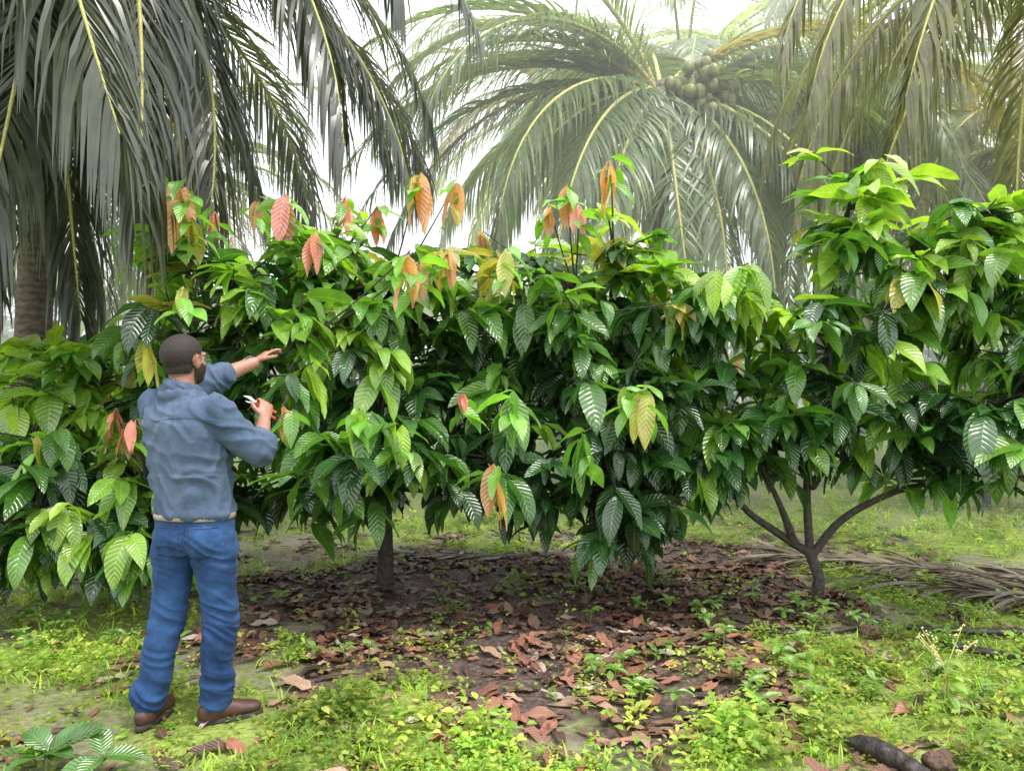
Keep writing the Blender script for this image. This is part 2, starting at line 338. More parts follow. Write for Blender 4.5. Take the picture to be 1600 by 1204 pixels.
for (x,y,sd,br) in ((-4.6,8.8,21,.1),(-2.2,9.5,22,.0),(6.0,9.8,23,.1),(1.9,9.6,24,.0),(-7.6,11.5,25,.2),(8.2,12.5,26,.2),(3.4,16,27,.2),(-.5,12,28,.1),(10.5,15,29,.1),(-9.5,14,30,.1)):
    cacao((x,y,0),(x,y,.6),[(x,y,1.6,1.1,.9,.9),(x-.8,y,1.2,.7,.6,.5),(x+.8,y,1.3,.7,.6,.5)],80,sd,br,nleaf=7,detail=5,extra=[(x+random.uniform(-1,1),y-.6,random.uniform(1.6,2.2),.25,OR) for _ in range(3)])
# ---------------------------------------------------------------- palms
def palm(base,crown,fr,seed,tint,L0=4.8,nl=80,stem=.17,nuts=0,rnd=0,ll=.95,name='coconut_palm',lw=.045):
    r=np.random.default_rng(seed); e=empty(name); A=Acc(); Rb=Acc(); base=np.array(base,float);crown=np.array(crown,float)
    bend=np.array([crown[0]-base[0],crown[1]-base[1],0]); 
    pts=[base-[0,0,.15],base+[0,0,.1],base+(crown-base)*.35-bend*.15,base+(crown-base)*.7-bend*.1,crown-[0,0,.1]]
    A.chain(pts,[stem*1.7,stem*1.35,stem,stem*.9,stem*.95],14,10); A.ell(crown-[0,0,.15],(stem*1.5,stem*1.5,.4)); A.obj('trunk',M_pbark,e)
    fr=list(fr)
    for k in range(rnd):
        f=(k+.5)/rnd; fr.append((k*137.5+r.uniform(-12,12),75-100*f+r.uniform(-6,6),-25-65*f**.6+r.uniform(-8,8),L0*r.uniform(.85,1.1)))
    B=[];az=[];p0=[];cu=[];LL=[];T_=[];WW=[];RO=[]
    for (a,e0,e1,Lf) in fr:
        a=rad(a);n=22;t=np.linspace(0,1,n+1); pitch=rad(e0)+(rad(e1)-rad(e0))*t**.95
        hx=np.array([math.cos(a),math.sin(a),0]); sx=np.array([math.sin(a),-math.cos(a),0]); pt=[crown+hx*.12]; tw=r.uniform(-.3,.3)
        for k in range(n):
            hh=hx*math.cos(pitch[k])+np.array([0,0,math.sin(pitch[k])])+sx*tw*t[k]; hh/=np.linalg.norm(hh); pt.append(pt[-1]+hh*Lf/n)
        pt=np.array(pt); Rb.chain(pt[::2],np.linspace(.045,.006,len(pt[::2])),6,2)
        ft=tint*r.uniform(.75,1.25) if r.random()<.9 else np.array([.22,.18,.08])
        tt=np.linspace(.08,.995,nl)
        for sdn in (-1,1):
            for q in tt:
                if r.random()<.04: continue
                k=min(int(q*n),n-1); w=q*n-k; p=pt[k]*(1-w)+pt[k+1]*w; tg=pt[k+1]-pt[k]; tg/=np.linalg.norm(tg)
                upn=np.cross(sx,tg); 
                if upn[2]<0: upn=-upn
                fa=rad(58-32*q+r.normal(0,5)); d=tg*math.cos(fa)+sx*sdn*math.sin(fa)+upn*.05
                d/=np.linalg.norm(d)
                B.append(p); az.append(math.atan2(d[1],d[0])); p0.append(math.asin(max(-1,min(1,d[2])))); cu.append(r.uniform(.6,1.5)); l=ll*(.4+.6*math.sin(math.pi*min(1,q*.9+.1))**.7)*r.uniform(.85,1.08)*Lf/4.8
                LL.append(l); T_.append(ft*r.uniform(.8,1.25)); WW.append(lw*r.uniform(.8,1.1)); RO.append(sdn*r.uniform(.2,.9))
    g=leafgeo(B,np.array(az),np.array(p0),np.array(cu),np.array(LL),np.array(WW),np.array(RO),np.array(T_),n=4,m=1,prof='strip')
    mk('fronds',g[0],g[1],M_palm,uv=g[2],tint=g[3],parent=e); Rb.obj('midribs',M_rib,e)
    if nuts:
        K=Acc(); 
        for bc in ((.5,-.7,.0),(.1,-.8,-.25),(.75,-.45,-.3),(.4,-.8,-.45)):
            tip=crown+np.array(bc); K.chain([crown-[0,0,.05],tip+[0,0,.1],tip-[0,0,.15]],[.025,.02,.012],6,3)
            for k in range(nuts//4):
                K.ell(tip+r.normal(0,.13,3)*[1,1,1.4],(.09,.09,.11),seg=10,n=6)
        K.obj('coconuts',M_nut,e)
    return e
M_rib=simple('palm_midrib',(.42,.40,.12),.5); M_nut=simple('coconut_green',(.15,.16,.04),.4,9,.5)
PG=np.array([.13,.17,.085]); PD=np.array([.06,.068,.05]); PB=np.array([.17,.17,.085]); PH=np.array([.27,.32,.22])  # last tint: haze put into the leaf colour of the far palms
palm((-5.0,8.0,0),(-4.5,7.6,6.1),[(-75,-10,-88,5.4),(-50,0,-88,5.6),(-30,10,-86,5.2),(-12,5,-84,4.8),(-95,-12,-88,5.0),(-62,20,-84,5.8),(-38,30,-78,5.4),(-18,28,-76,5.0),(5,22,-78,4.6),(-10,38,-74,5.0),(-5,5,-82,4.4),(-68,-22,-88,5.0),(-58,-12,-88,5.2),(-66,5,-86,5.6),(-60,-42,-89,4.6),(-78,-38,-89,4.5),(-45,-32,-89,4.8),(-92,-32,-89,4.6),(-30,-15,-88,4.8),(-120,-5,-88,5.0),(-100,20,-84,5.6),(-140,5,-86,5),(30,15,-75,4.8),(60,10,-75,5),(90,0,-85,5),(180,10,-84,5),(150,0,-84,5),(-160,10,-84,5),(-85,45,-76,6)],31,PD,nl=130,ll=1.15,lw=.036)
palm((-7.4,8.6,0),(-6.7,8.2,6.3),[(-60,0,-88,5.4),(-30,10,-86,5.4),(0,15,-84,5.4),(25,10,-84,5.2),(-90,5,-88,5.2),(-10,-5,-88,5),(-45,-10,-88,5.2),(-20,-25,-88,5)],41,PD,nl=120,ll=1.1,rnd=3,lw=.036)
palm((2.3,12.6,0),(2.35,12,6.05),[(180,28,-60,5.4),(192,48,-50,5.4),(198,10,-74,5.2),(222,5,-84,5.0),(248,-20,-88,4.8),(285,-38,-88,4.6),(262,-38,-88,4.4),(310,-20,-86,5.0),(338,12,-78,5.2),(0,30,-66,5.2),(12,52,-42,5.2),(165,58,-42,5.2),(215,40,-78,5.2),(345,42,-62,5.2),(200,35,-68,5.2),(325,-15,-88,4.8),(215,-8,-88,4.8),(90,60,-30,4.8),(60,50,-40,4.8),(120,50,-40,4.8),(40,20,-60,4.8),(140,20,-60,4.8),(184,14,-66,5.4),(352,16,-72,5.2),(235,-10,-88,4.8),(298,-30,-88,4.8),(205,65,-20,4.8),(170,40,-50,5.2)],32,PG,nl=110,nuts=52,rnd=0,ll=1.1,lw=.042)
palm((6.6,9.3,0),(6.1,8.6,6.3),[(180,-5,-88,4.2),(200,0,-88,4.6),(225,15,-86,4.8),(160,15,-84,4.2),(250,0,-88,4.8),(190,30,-84,4.6),(140,5,-84,4.5),(270,10,-84,5),(215,-12,-88,4.4),(172,-15,-88,4.0),(235,35,-80,5.0),(208,20,-86,4.8),(225,-35,-89,4.2),(240,-25,-88,4.6)],33,PB,nl=110,rnd=0,ll=1.0,lw=.036)
palm((6.2,15.5,0),(6.0,15,6.4),[],35,PG*1.2,rnd=30,nl=75,nuts=16,lw=.05,L0=5.2)
palm((9.6,13.5,0),(9.2,13,5.6),[],36,PB,rnd=26,nl=60,lw=.05,L0=5.2)
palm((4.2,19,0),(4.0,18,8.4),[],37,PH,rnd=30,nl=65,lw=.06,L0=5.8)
palm((-9.5,13.5,0),(-9.3,13,6.4),[],38,PG,rnd=26,nl=65,lw=.05,L0=5.2)
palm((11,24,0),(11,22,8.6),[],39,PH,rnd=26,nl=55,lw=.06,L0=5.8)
palm((-7.2,17,0),(-7.2,16,6.0),[],40,PG,rnd=24,nl=60,lw=.05,L0=5.0)
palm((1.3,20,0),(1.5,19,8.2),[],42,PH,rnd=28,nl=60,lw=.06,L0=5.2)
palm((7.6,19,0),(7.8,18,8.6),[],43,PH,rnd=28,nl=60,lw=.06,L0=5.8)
def distant():
    r=np.random.default_rng(77); B=[];T_=[]
    for k in range(70):
        cx=r.uniform(-55,55); cy=r.uniform(28,46); rz=r.uniform(2.0,4.0); rx=r.uniform(2.5,5)
        for j in range(230):
            d=r.normal(0,1,3); d/=np.linalg.norm(d); d*=r.uniform(.6,1.05)
            B.append((cx+d[0]*rx,cy+d[1]*2,max(.1,rz*.85+d[2]*rz))); T_.append(np.array([.15,.22,.09])*r.uniform(.6,1.5)*(.8+.35*d[2]))  # distance haze put into the pale green; lighter towards clump tops
    n=len(B); L_=r.uniform(.5,1.1,n)
    g=leafgeo(B,r.uniform(0,6.28,n),r.uniform(-.9,.4,n),r.uniform(0,1,n),L_,L_*.45,r.uniform(-.5,.5,n),np.array(T_),n=3,m=2,prof='o')
    mk('distant_trees',g[0],g[1],M_weed,uv=g[2],tint=g[3])
distant()
# ---------------------------------------------------------------- fallen frond, logs, small plants
M_dry=simple('dry_stem',(.1,.07,.06),.6,30); M_log=simple('wet_log',(.028,.021,.019),.35,25,.6,.9,.014); M_husk=simple('coconut_husk',(.10,.055,.035),.8,70,.6,1.,.02)
def fallen(p,seed,n=150,tc=(.13,.10,.085),lift=.3,ll=(.35,.75)):
    r=np.random.default_rng(seed); e=empty('fallen_palm_frond'); A=Acc(); A.chain(p,np.linspace(.012,.04,len(p)),7,5); A.obj('midrib',M_dry,e)
    B=[];az=[]; p=np.array(p); dr=p[-1]-p[0]; a0=math.atan2(dr[1],dr[0])+math.pi
    for k in range(n):
        t=r.random()*(len(p)-1); i=min(int(t),len(p)-2); q=p[i]*(1-t+i)+p[i+1]*(t-i); B.append(q+[0,0,.01]); az.append(a0+(1 if k%2 else -1)*r.uniform(.3,.9))
    az=np.array(az); L_=r.uniform(*ll,n); g=leafgeo(B,az,r.uniform(0,lift,n),r.uniform(lift*.8,lift*3,n),L_,np.full(n,.03),r.uniform(-.8,.8,n),np.array(tc)*r.uniform(.4,1.3,(n,1)),n=6,m=1,prof='strip')
    g[0][:,2]=np.maximum(g[0][:,2],.012+.008*R.random(len(g[0]))); mk('leaflets',g[0],g[1],M_dead,uv=g[2],tint=g[3],parent=e)
fallen([(2.3,6.8,.05),(3.0,6.3,.09),(3.8,5.8,.1),(4.6,5.5,.06)],2,170,(.24,.195,.15))
fallen([(2.9,5.9,.04),(3.4,5.5,.07),(3.9,5.3,.08),(4.5,5.2,.05)],3,120,(.13,.10,.08))
fallen([(-1.7,7.4,.015),(-.9,7.0,.02),(0,6.9,.02),(.9,7.2,.015)],4,60,(.3,.28,.26),.05,(.2,.45))
def log(pts,rr,name):
    A=Acc(); A.chain(pts,rr,16,14); o=A.obj(name,M_log); V=co(o.data)
    for i in range(len(V)): V[i]+=np.array(mnoise.noise_vector(Vector(V[i]*22)))*.012
    o.data.vertices.foreach_set('co',V.ravel()); return o
log([(1.43,3.3,.035),(1.49,3.22,.05),(1.56,3.1,.045),(1.6,2.95,.035)],[.018,.045,.04,.03],'fallen_branch')
log([(2.55,4.55,.03),(2.9,4.2,.045),(3.4,4.05,.035)],[.02,.026,.024],'fallen_branch')
log([(2.5,4.9,.02),(3.0,4.75,.035),(3.9,4.75,.03)],[.02,.025,.02],'fallen_branch')
log([(1.4,4.9,.02),(1.75,4.75,.03),(2.2,4.85,.03)],[.01,.015,.012],'fallen_branch')
for (x,y,s_) in ((1.05,6.3,.08),(1.72,3.12,.055),(2.2,4.75,.06),(-1.75,4.7,.05)):
    A=Acc(); A.ell((x,y,s_*.6),(s_*1.1,s_*.9,s_*.75)); A.ell((x+s_*.6,y-s_*.4,s_*.4),(s_*.6,s_*.5,s_*.45)); o=A.obj('coconut_husk',M_husk)
    V=co(o.data)
    for i in range(len(V)): V[i]+=np.array(mnoise.noise_vector(Vector(V[i]*30)))*s_*.3
    o.data.vertices.foreach_set('co',V.ravel())
M_stem=simple('green_stem',(.14,.2,.05),.5)
def seedling(x,y,n_,L0,tc,name='cacao_seedling',h=.12):
    r=np.random.default_rng(int(abs(x*100+y*10))); e=empty(name); z=gh(x,y); A=Acc(); A.chain([(x,y,z-.03),(x+.01,y,z+h*.85)],[.004,.003],6,1); A.obj('stem',M_stem,e)
    B=[(x+.008,y,z+h*r.uniform(.5,.9)) for _ in range(n_)]; L_=np.full(n_,L0)*r.uniform(.7,1.1,n_)
    g=leafgeo(B,np.arange(n_)*2.4+r.normal(0,.2,n_),r.uniform(.1,.7,n_),r.uniform(.4,1.1,n_),L_,L_*.48,r.normal(0,.2,n_),np.array(tc)*r.uniform(.8,1.2,(n_,1)),n=8,m=4,wav=.015)
    mk('leaves',g[0],g[1],M_cacao,uv=g[2],tint=g[3],parent=e)
seedling(-1.86,3.08,7,.24,(.06,.14,.03)); seedling(-1.62,3.04,5,.17,(.07,.16,.03))
r0=np.random.default_rng(90)
for (u,v,k) in [(575,1040,6),(925,1050,8),(1265,985,9),(1240,950,7),(1290,975,8),(960,1060,7),(1090,960,7),(490,1030,6),(1130,1010,8),(1000,1090,8),(280,1015,5),(620,885,6)]+[(r0.uniform(900,1560),r0.uniform(940,1120),8) for _ in range(40)]+[(r0.uniform(20,560),r0.uniform(930,1040),8) for _ in range(16)]:
    y=1872/(v-602); seedling((u-800)/F*y,y,k,.085,(.16,.28,.05),'broadleaf_weed',r0.uniform(.06,.16))
e=empty('flowering_weed'); fx,fy=2.05,3.65; A=Acc(); K=Acc(); r=np.random.default_rng(4)
for k in range(7):
    a=r.uniform(0,6.28); tip=np.array([fx+.12*math.cos(a),fy+.12*math.sin(a),.30+r.uniform(0,.12)]); A.chain([(fx,fy,0),(fx,fy,.2),tip],[.004,.003,.002],5,3)
    for j in range(12): K.ell(tip-np.array([math.cos(a),math.sin(a),.9])*.08*r.random()+r.normal(0,.006,3),(.0045,.0045,.0045),seg=6,n=4)
A.obj('stems',M_rib,e); K.obj('blossoms',simple('blossom',(.5,.5,.2),.6),e)
n=16; L_=r.uniform(.08,.13,n); g=leafgeo([(fx,fy,.05+.22*r.random()) for _ in range(n)],r.uniform(0,6.28,n),r.uniform(0,.5,n),r.uniform(.4,1,n),L_,L_*.45,r.normal(0,.2,n),np.tile([.2,.32,.05],(n,1)),n=6,m=2); mk('leaves',g[0],g[1],M_cacao,uv=g[2],tint=g[3],parent=e)
# ---------------------------------------------------------------- man
man=empty('man',); 
def skinmat():
    m,nt,b,N,L=mat('skin'); g=N.new('ShaderNodeNewGeometry'); n=noise_(N,L,35,4,.6,g.outputs['Position'])
    L.new(ramp_(N,L,n,[(.3,(.24,.11,.07)),(.7,(.33,.17,.115))]),b.inputs['Base Color']); b.inputs['Roughness'].default_value=.5; b.inputs['Subsurface Weight'].default_value=.08; b.inputs['Subsurface Radius'].default_value=(.02,.008,.004)
    bump_(N,L,noise_(N,L,300,3,.6,g.outputs['Position']),b,.2,.002); return m
M_skin=skinmat(); M_hair=simple('hair',(.022,.017,.014),.65,420,.7,.6,.003,0,.3); M_beard=simple('beard',(.035,.022,.016),.7,400,.6,.6,.003,0,.3)
def cloth(name,c,c2,weave=900,rough=.85,big=3.5):
    m,nt,b,N,L=mat(name); g=N.new('ShaderNodeNewGeometry'); p=g.outputs['Position']
    a=noise_(N,L,big,4,.6,p); f=noise_(N,L,140,4,.7,p); w=noise_(N,L,22,4,.6,p)
    col=ramp_(N,L,a,[(.36,c),(.64,c2)]); col=mix_(N,L,.45,col,ramp_(N,L,f,[(.3,.6),(.7,1.35)]),'MULTIPLY'); col=mix_(N,L,.35,col,ramp_(N,L,w,[(.35,.7),(.65,1.25)]),'MULTIPLY')
    L.new(col,b.inputs['Base Color']); b.inputs['Roughness'].default_value=rough; b.inputs['Sheen Weight'].default_value=.03; b.inputs['Specular IOR Level'].default_value=.25
    bump_(N,L,math_(N,L,'MULTIPLY_ADD',w,2.,f),b,.6,.004); return m
M_shirt=cloth('shirt_cloth',(.042,.068,.118),(.078,.11,.165)); M_jean=cloth('denim',(.008,.028,.085),(.024,.07,.18),big=5)
M_boot=simple('boot_leather',(.055,.02,.014),.55,40); M_sole=simple('boot_sole',(.03,.025,.02),.8); M_belt=simple('belt_leather',(.25,.2,.15),.5)
M_metal=simple('blade_metal',(.55,.55,.55),.3,50,.15,.1,.001,1.); M_grip=simple('grip_red',(.45,.04,.03),.4); M_white=simple('eye_white',(.45,.4,.36),.3,50,.05); M_iris=simple('iris',(.04,.02,.015),.2); M_thread=simple('seam_thread',(.012,.03,.07),.8)
def yawv(d): d=rad(d); f=np.array([math.sin(d),math.cos(d),0]); r_=np.array([math.cos(d),-math.sin(d),0]); return f,r_
A=Acc(); YO=-12
def torso(A,secs,grow=0,seg=36):
    rings=[]
    for (x,y,z,a,b_,yw,sq) in secs:
        f,r_=yawv(yw+YO); ring=[]
        for q in np.linspace(0,2*np.pi,seg,endpoint=False):
            c,s_=math.cos(q),math.sin(q); ex=2/sq
            ring.append(np.array([x,y,z])+r_*(a+grow)*math.copysign(abs(c)**ex,c)+f*(b_+grow)*math.copysign(abs(s_)**ex,s_))
        rings.append(ring)
    A.rings(rings)
SH_L=np.array([-1.68,3.635,1.452]); EL_L=np.array([-1.535,3.90,1.57]); WR_L=np.array([-1.355,4.07,1.67])
SH_R=np.array([-1.348,3.49,1.43]); EL_R=np.array([-1.165,3.56,1.245]); WR_R=np.array([-1.205,3.76,1.385])
HIP_L=np.array([-1.55,3.585,.86]);KN_L=np.array([-1.59,3.575,.47]);AN_L=np.array([-1.665,3.535,.09])
HIP_R=np.array([-1.375,3.55,.86]);KN_R=np.array([-1.345,3.57,.47]);AN_R=np.array([-1.365,3.565,.09])
secs=[(-1.465,3.57,.86,.16,.11,26,2.3),(-1.465,3.57,.99,.155,.10,28,2.3),(-1.475,3.57,1.12,.155,.105,30,2.3),(-1.49,3.57,1.27,.18,.115,33,2.4),(-1.505,3.57,1.39,.185,.11,35,2.4),(-1.515,3.575,1.45,.15,.09,35,2.2),(-1.525,3.58,1.50,.09,.07,38,2),(-1.53,3.585,1.53,.06,.06,40,2)]
torso(A,secs)
HC=np.array([-1.522,3.60,1.665])
A.chain([(-1.52,3.575,1.44),(-1.527,3.585,1.53),HC+[-.01,-.012,-.05]],[.066,.058,.056],20,3)
A.chain([SH_L,(SH_L+EL_L)/2,EL_L,EL_L*.72+WR_L*.28,WR_L],[.05,.045,.044,.047,.031],16,4)
A.chain([SH_R,(SH_R+EL_R)/2,EL_R,EL_R*.72+WR_R*.28,WR_R],[.05,.045,.04,.044,.030],16,4)
A.chain([SH_L,(-1.515,3.575,1.44),SH_R],[.05,.06,.05],16,4)
for h,k,a in ((HIP_L,KN_L,AN_L),(HIP_R,KN_R,AN_R)): A.chain([h,(h+k)/2,k,k*.7+a*.3,a],[.075,.07,.05,.05,.034],14,4)
def hand(A,wr,d,up,side,curl,thumbside,spread=.12,scale=1.):
    d=d/np.linalg.norm(d); up=up-d*np.dot(up,d); up/=np.linalg.norm(up); side=np.cross(d,up)*thumbside
    A.chain([wr-d*.01,wr+d*.03,wr+d*.065,wr+d*.088],[(.027,.021),(.036,.017),(.041,.015),(.038,.012)],14,3,side=side)
    for k,(o,l,c) in enumerate(((.029,.072,curl[0]),(.010,.080,curl[1]),(-.010,.074,curl[2]),(-.028,.058,curl[3]))):
        b0=wr+d*.085+side*o; ang=0; pts=[wr+d*.06+side*o,b0]; sp=side*(o*spread*6)
        for j,fr in enumerate((.45,.32,.23)):
            ang+=c*(.8 if j==0 else 1.); dd=d*math.cos(ang)-up*math.sin(ang)+sp; dd/=np.linalg.norm(dd); pts.append(pts[-1]+dd*l*fr)
        A.chain(pts,[.0085,.0092,.0086,.0078,.0066],10,3)
    b0=wr+d*.025+side*.03; t1=b0+(d*.6+side*.7-up*.25)*.036; t2=t1+(d*.85+side*.25-up*.4)*.03; t3=t2+(d*.9-up*.45)*.022
    A.chain([wr+d*.012+side*.012,b0,t1,t2,t3],[.014,.014,.0115,.010,.008],10,3)
dL=np.array([.45,.5,.5]); hand(A,WR_L,dL,np.array([-.5,-.4,.85]),None,(.25,.35,.45,.5),1)
dR=np.array([-.05,.55,.8]); hand(A,WR_R,dR,np.array([.75,-.6,.3]),None,(.75,.8,.85,.9),-1)
hf,hr=yawv(22); tilt=rad(6); up=np.array([0,0,1.]); hf2=hf*math.cos(tilt)+up*math.sin(tilt); hu=up*math.cos(tilt)-hf*math.sin(tilt)
HM=np.stack([hr,hf2,hu],1)
def H(p): return HC+HM@np.array(p)
A.ell(H((0,-.018,.028)),(.080,.098,.090),HM); A.ell(H((0,.028,-.025)),(.065,.07,.088),HM); A.ell(H((0,.045,-.082)),(.046,.04,.03),HM)
A.ell(H((0,-.035,-.02)),(.068,.064,.065),HM)
A.chain([H((0,.09,.02)),H((0,.106,-.005)),H((0,.113,-.022))],[.008,.010,.013],10,3); A.ell(H((.012,.1,-.026)),(.009,.01,.007),HM);A.ell(H((-.012,.1,-.026)),(.009,.01,.007),HM)
A.chain([H((-.045,.075,.025)),H((0,.092,.028)),H((.045,.075,.025))],[.009,.010,.009],8,3)
A.chain([H((-.02,.093,-.05)),H((0,.1,-.048)),H((.02,.093,-.05))],[.005,.007,.005],8,3); A.chain([H((-.018,.092,-.06)),H((0,.098,-.061)),H((.018,.092,-.06))],[.005,.007,.005],8,3)
for s_ in (-1,1):
    A.ell(H((s_*.081,-.008,-.008)),(.010,.019,.030),HM,12,8); A.chain([H((s_*.086,-.022,-.02)),H((s_*.094,-.026,.008)),H((s_*.092,-.012,.024)),H((s_*.084,.004,.018))],[.005,.005,.005,.005],8,3)
body=A.obj('body',M_skin,man); remesh(body,.0042,3,.5)
me=body.data; V=co(me); Nn=nor(me)
loc=(V-HC)@HM; 
me.materials.append(M_hair); me.materials.append(M_beard)
x,y,z=loc[:,0],loc[:,1],loc[:,2]
inhead=(np.abs(x)<.105)&(y>-.14)&(y<.14)&(z>-.14)&(z<.14)
ear=(np.abs(x)>.075)&((((y+.012)/.026)**2+((z+.004)/.036)**2)<1)
hl=np.where(y>.04,.055+(y-.04)*.4,np.where(y>.0,.055-(.04-y)*1.2,np.where(y>-.03,.0-(0-y)*1.5,-.055)))
hair=inhead&(z>hl)&~ear&~((y<-.03)&(z<-.062))
beard=inhead&~hair&~ear&(y>-.004)&(z<-.016-np.clip((y-.04)*.6,0,.03)+np.clip(.025-y,0,.03)*2)&~((np.abs(x)<.022)&(z>-.066)&(z<-.042)&(y>.09))&(z>-.125)&~((np.abs(x)<.02)&(y>.1)&(z>-.036))
fn=np.array([mnoise.noise(Vector(p*190)) for p in V[inhead]]); full=np.zeros(len(V)); full[inhead]=fn
d=np.where(hair,.003+.005*np.clip((z+.03)/.08,0,1)+.0015*full,0)+np.where(beard,.0045+.0014*full,0)
V2=V+Nn*d[:,None]; me.vertices.foreach_set('co',V2.astype(np.float32).ravel())
mi=np.zeros(len(me.polygons),dtype=np.int32)
lv=np.zeros(len(me.loops),dtype=np.int32); me.loops.foreach_get('vertex_index',lv); ls_=np.zeros(len(me.polygons),dtype=np.int32); me.polygons.foreach_get('loop_start',ls_)
v0=lv[ls_]; mi[hair[v0]]=1; mi[beard[v0]]=2; me.polygons.foreach_set('material_index',mi); me.update()
E=Acc(); I=Acc()
for s_ in (-1,1): E.ell(H((s_*.03,.077,.006)),(.012,.011,.009),HM,10,8); I.ell(H((s_*.03,.0855,.006)),(.0055,.004,.0055),HM,8,6)
E.obj('eyes',M_white,man); I.obj('irises',M_iris,man)
def wrinkle(o,amp,fn):
    me=o.data; V=co(me); Nn=nor(me); d=np.array([fn(p) for p in V])*amp; me.vertices.foreach_set('co',(V+Nn*d[:,None]).astype(np.float32).ravel()); me.update()
A=Acc()
ss=[(-1.462,3.565,.965,.172,.125,27,2.4),(-1.463,3.565,1.0,.172,.122,28,2.4),(-1.468,3.565,1.06,.172,.125,29,2.4),(-1.478,3.565,1.15,.174,.128,30,2.4),(-1.492,3.565,1.27,.194,.133,33,2.5),(-1.505,3.565,1.37,.202,.132,35,2.5),(-1.513,3.57,1.44,.182,.112,35,2.3),(-1.523,3.575,1.49,.115,.09,38,2.1),(-1.528,3.58,1.515,.085,.08,40,2)]
torso(A,ss)
A.chain([(-1.585,3.60,1.42),SH_L,(SH_L+EL_L)/2+[0,0,-.01],EL_L,EL_L*.8+WR_L*.2],[.07,.071,.064,.056,.056],20,4)
A.chain([(-1.44,3.53,1.40),SH_R,(SH_R+EL_R)/2+[0,0,-.01],EL_R+[.0,0,-.005],EL_R*.8+WR_R*.2],[.07,.076,.068,.06,.058],20,4)
f_,r_=yawv(30)
cr=[]
for q in np.linspace(0,2*np.pi,14): cr.append(np.array([-1.529,3.582,1.528])+r_*.070*math.cos(q)+f_*.074*math.sin(q)+[0,0,-.018*math.sin(q)])
A.chain(cr,[(.028,.009)]*14,10,2,side=(0,0,1))
cr=[]
for q in np.linspace(math.pi*.95,2*np.pi*1.02,12): cr.append(np.array([-1.528,3.578,1.505])+r_*.088*math.cos(q)+f_*.10*math.sin(q))
A.chain(cr,[(.022,.013)]*12,10,2,side=(0,0,1))
for e_,w_ in ((EL_L,WR_L),(EL_R,WR_R)):
    u_=(w_-e_); A.chain([e_+u_*.12,e_+u_*.27],[.064,.062],20,1)
sh=A.obj('shirt',M_shirt,man); remesh(sh,.006,1,.5)
def wr_sh(p):
    z=p[2]; q=Vector((p[0]*5,p[1]*5,z*5)); w=mnoise.noise(q)*3; w2=mnoise.noise(Vector((p[0]*6+9,p[1]*6,z*6)))*2
    r1=1-abs(mnoise.noise(Vector((p[0]*4+w*.25,p[1]*4,z*15+p[0]*9+w*.5))))*2.6
    r2=1-abs(mnoise.noise(Vector((p[0]*13+w2*.4,p[1]*13+5,z*4.5+w*.4))))*2.6
    k=1.6 if z<1.15 else 1.2
    return (max(r1,-.2)*.65+max(r2,-.2)*.6)*k
wrinkle(sh,.0135,wr_sh)
A=Acc()
torso(A,[(-1.46,3.57,.79,.15,.11,26,2.3),(-1.46,3.565,.86,.178,.135,26,2.3),(-1.462,3.567,.93,.176,.13,26,2.4),(-1.464,3.57,.985,.164,.116,27,2.4),(-1.464,3.57,1.0,.161,.113,27,2.4)])
fb,rb=yawv(26+YO)
for sgn,h,k,a in ((-1,HIP_L,KN_L,AN_L),(1,HIP_R,KN_R,AN_R)):
    A.ell(np.array([-1.46,3.565,.865])+rb*sgn*.078-fb*.055,(.084,.085,.1))
    A.chain([h+[0,0,.0],h*.75+k*.25,h*.4+k*.6,k,k*.7+a*.3-fb*.012,k*.3+a*.7,a+[0,0,.04]],[.098,.098,.081,.071,.073,.064,.060],22,4)
    A.chain([a+[0,0,.02],a+[0,0,.06]],[.064,.064],22,1)
je=A.obj('jeans',M_jean,man); remesh(je,.006,1,.5)
def wr_j(p):
    z=p[2]; w=mnoise.noise(Vector(p*5))*3
    r1=1-abs(mnoise.noise(Vector((p[0]*5+w*.2,p[1]*5,z*21+p[0]*12+w*.5))))*2.6
    r2=1-abs(mnoise.noise(Vector((p[0]*11,p[1]*11,z*5+w*.4))))*2.6
    k=1.6*math.exp(-((z-.16)/.1)**2)+1.1*math.exp(-((z-.47)/.1)**2)+1.*math.exp(-((z-.79)/.06)**2)+.4
    return (max(r1,-.2)*.8+max(r2,-.2)*.35)*k
wrinkle(je,.0095,wr_j)
A=Acc()
bl=[np.array([-1.462,3.567,.956])+rb*.181*math.copysign(abs(math.cos(q))**.84,math.cos(q))+fb*.135*math.copysign(abs(math.sin(q))**.84,math.sin(q)) for q in np.linspace(0,2*np.pi,33)]
A.chain(bl,[(.013,.004)]*33,8,1,side=(0,0,1)); A.obj('belt',M_belt,man)
def project(o,pts,dirn,lift):
    bvh=BVHTree.FromPolygons([v.co[:] for v in o.data.vertices],[p.vertices[:] for p in o.data.polygons]); out=[]
    for p in pts:
        h=bvh.ray_cast(Vector(p-np.array(dirn)*.6),Vector(dirn),2)
        if h[0] is not None: out.append(np.array(h[0])-np.array(dirn)*lift)
    return out
A=Acc()
for sgn in (-1,1):
    c=np.array([-1.46,3.4,.855])+rb*sgn*.085
    sh5=[(-.058,.06),(.058,.06),(.054,-.045),(0,-.07),(-.054,-.045),(-.058,.06)]
    pts=[]
    for (a0,b0),(a1,b1) in zip(sh5[:-1],sh5[1:]):
        for t in np.linspace(0,1,6)[:-1]: pts.append(c+rb*(a0+(a1-a0)*t)+np.array([0,0,b0+(b1-b0)*t]))
    pts.append(pts[0]); q=project(je,pts,fb,.0005); A.chain(q,[.0022]*len(q),6,1)
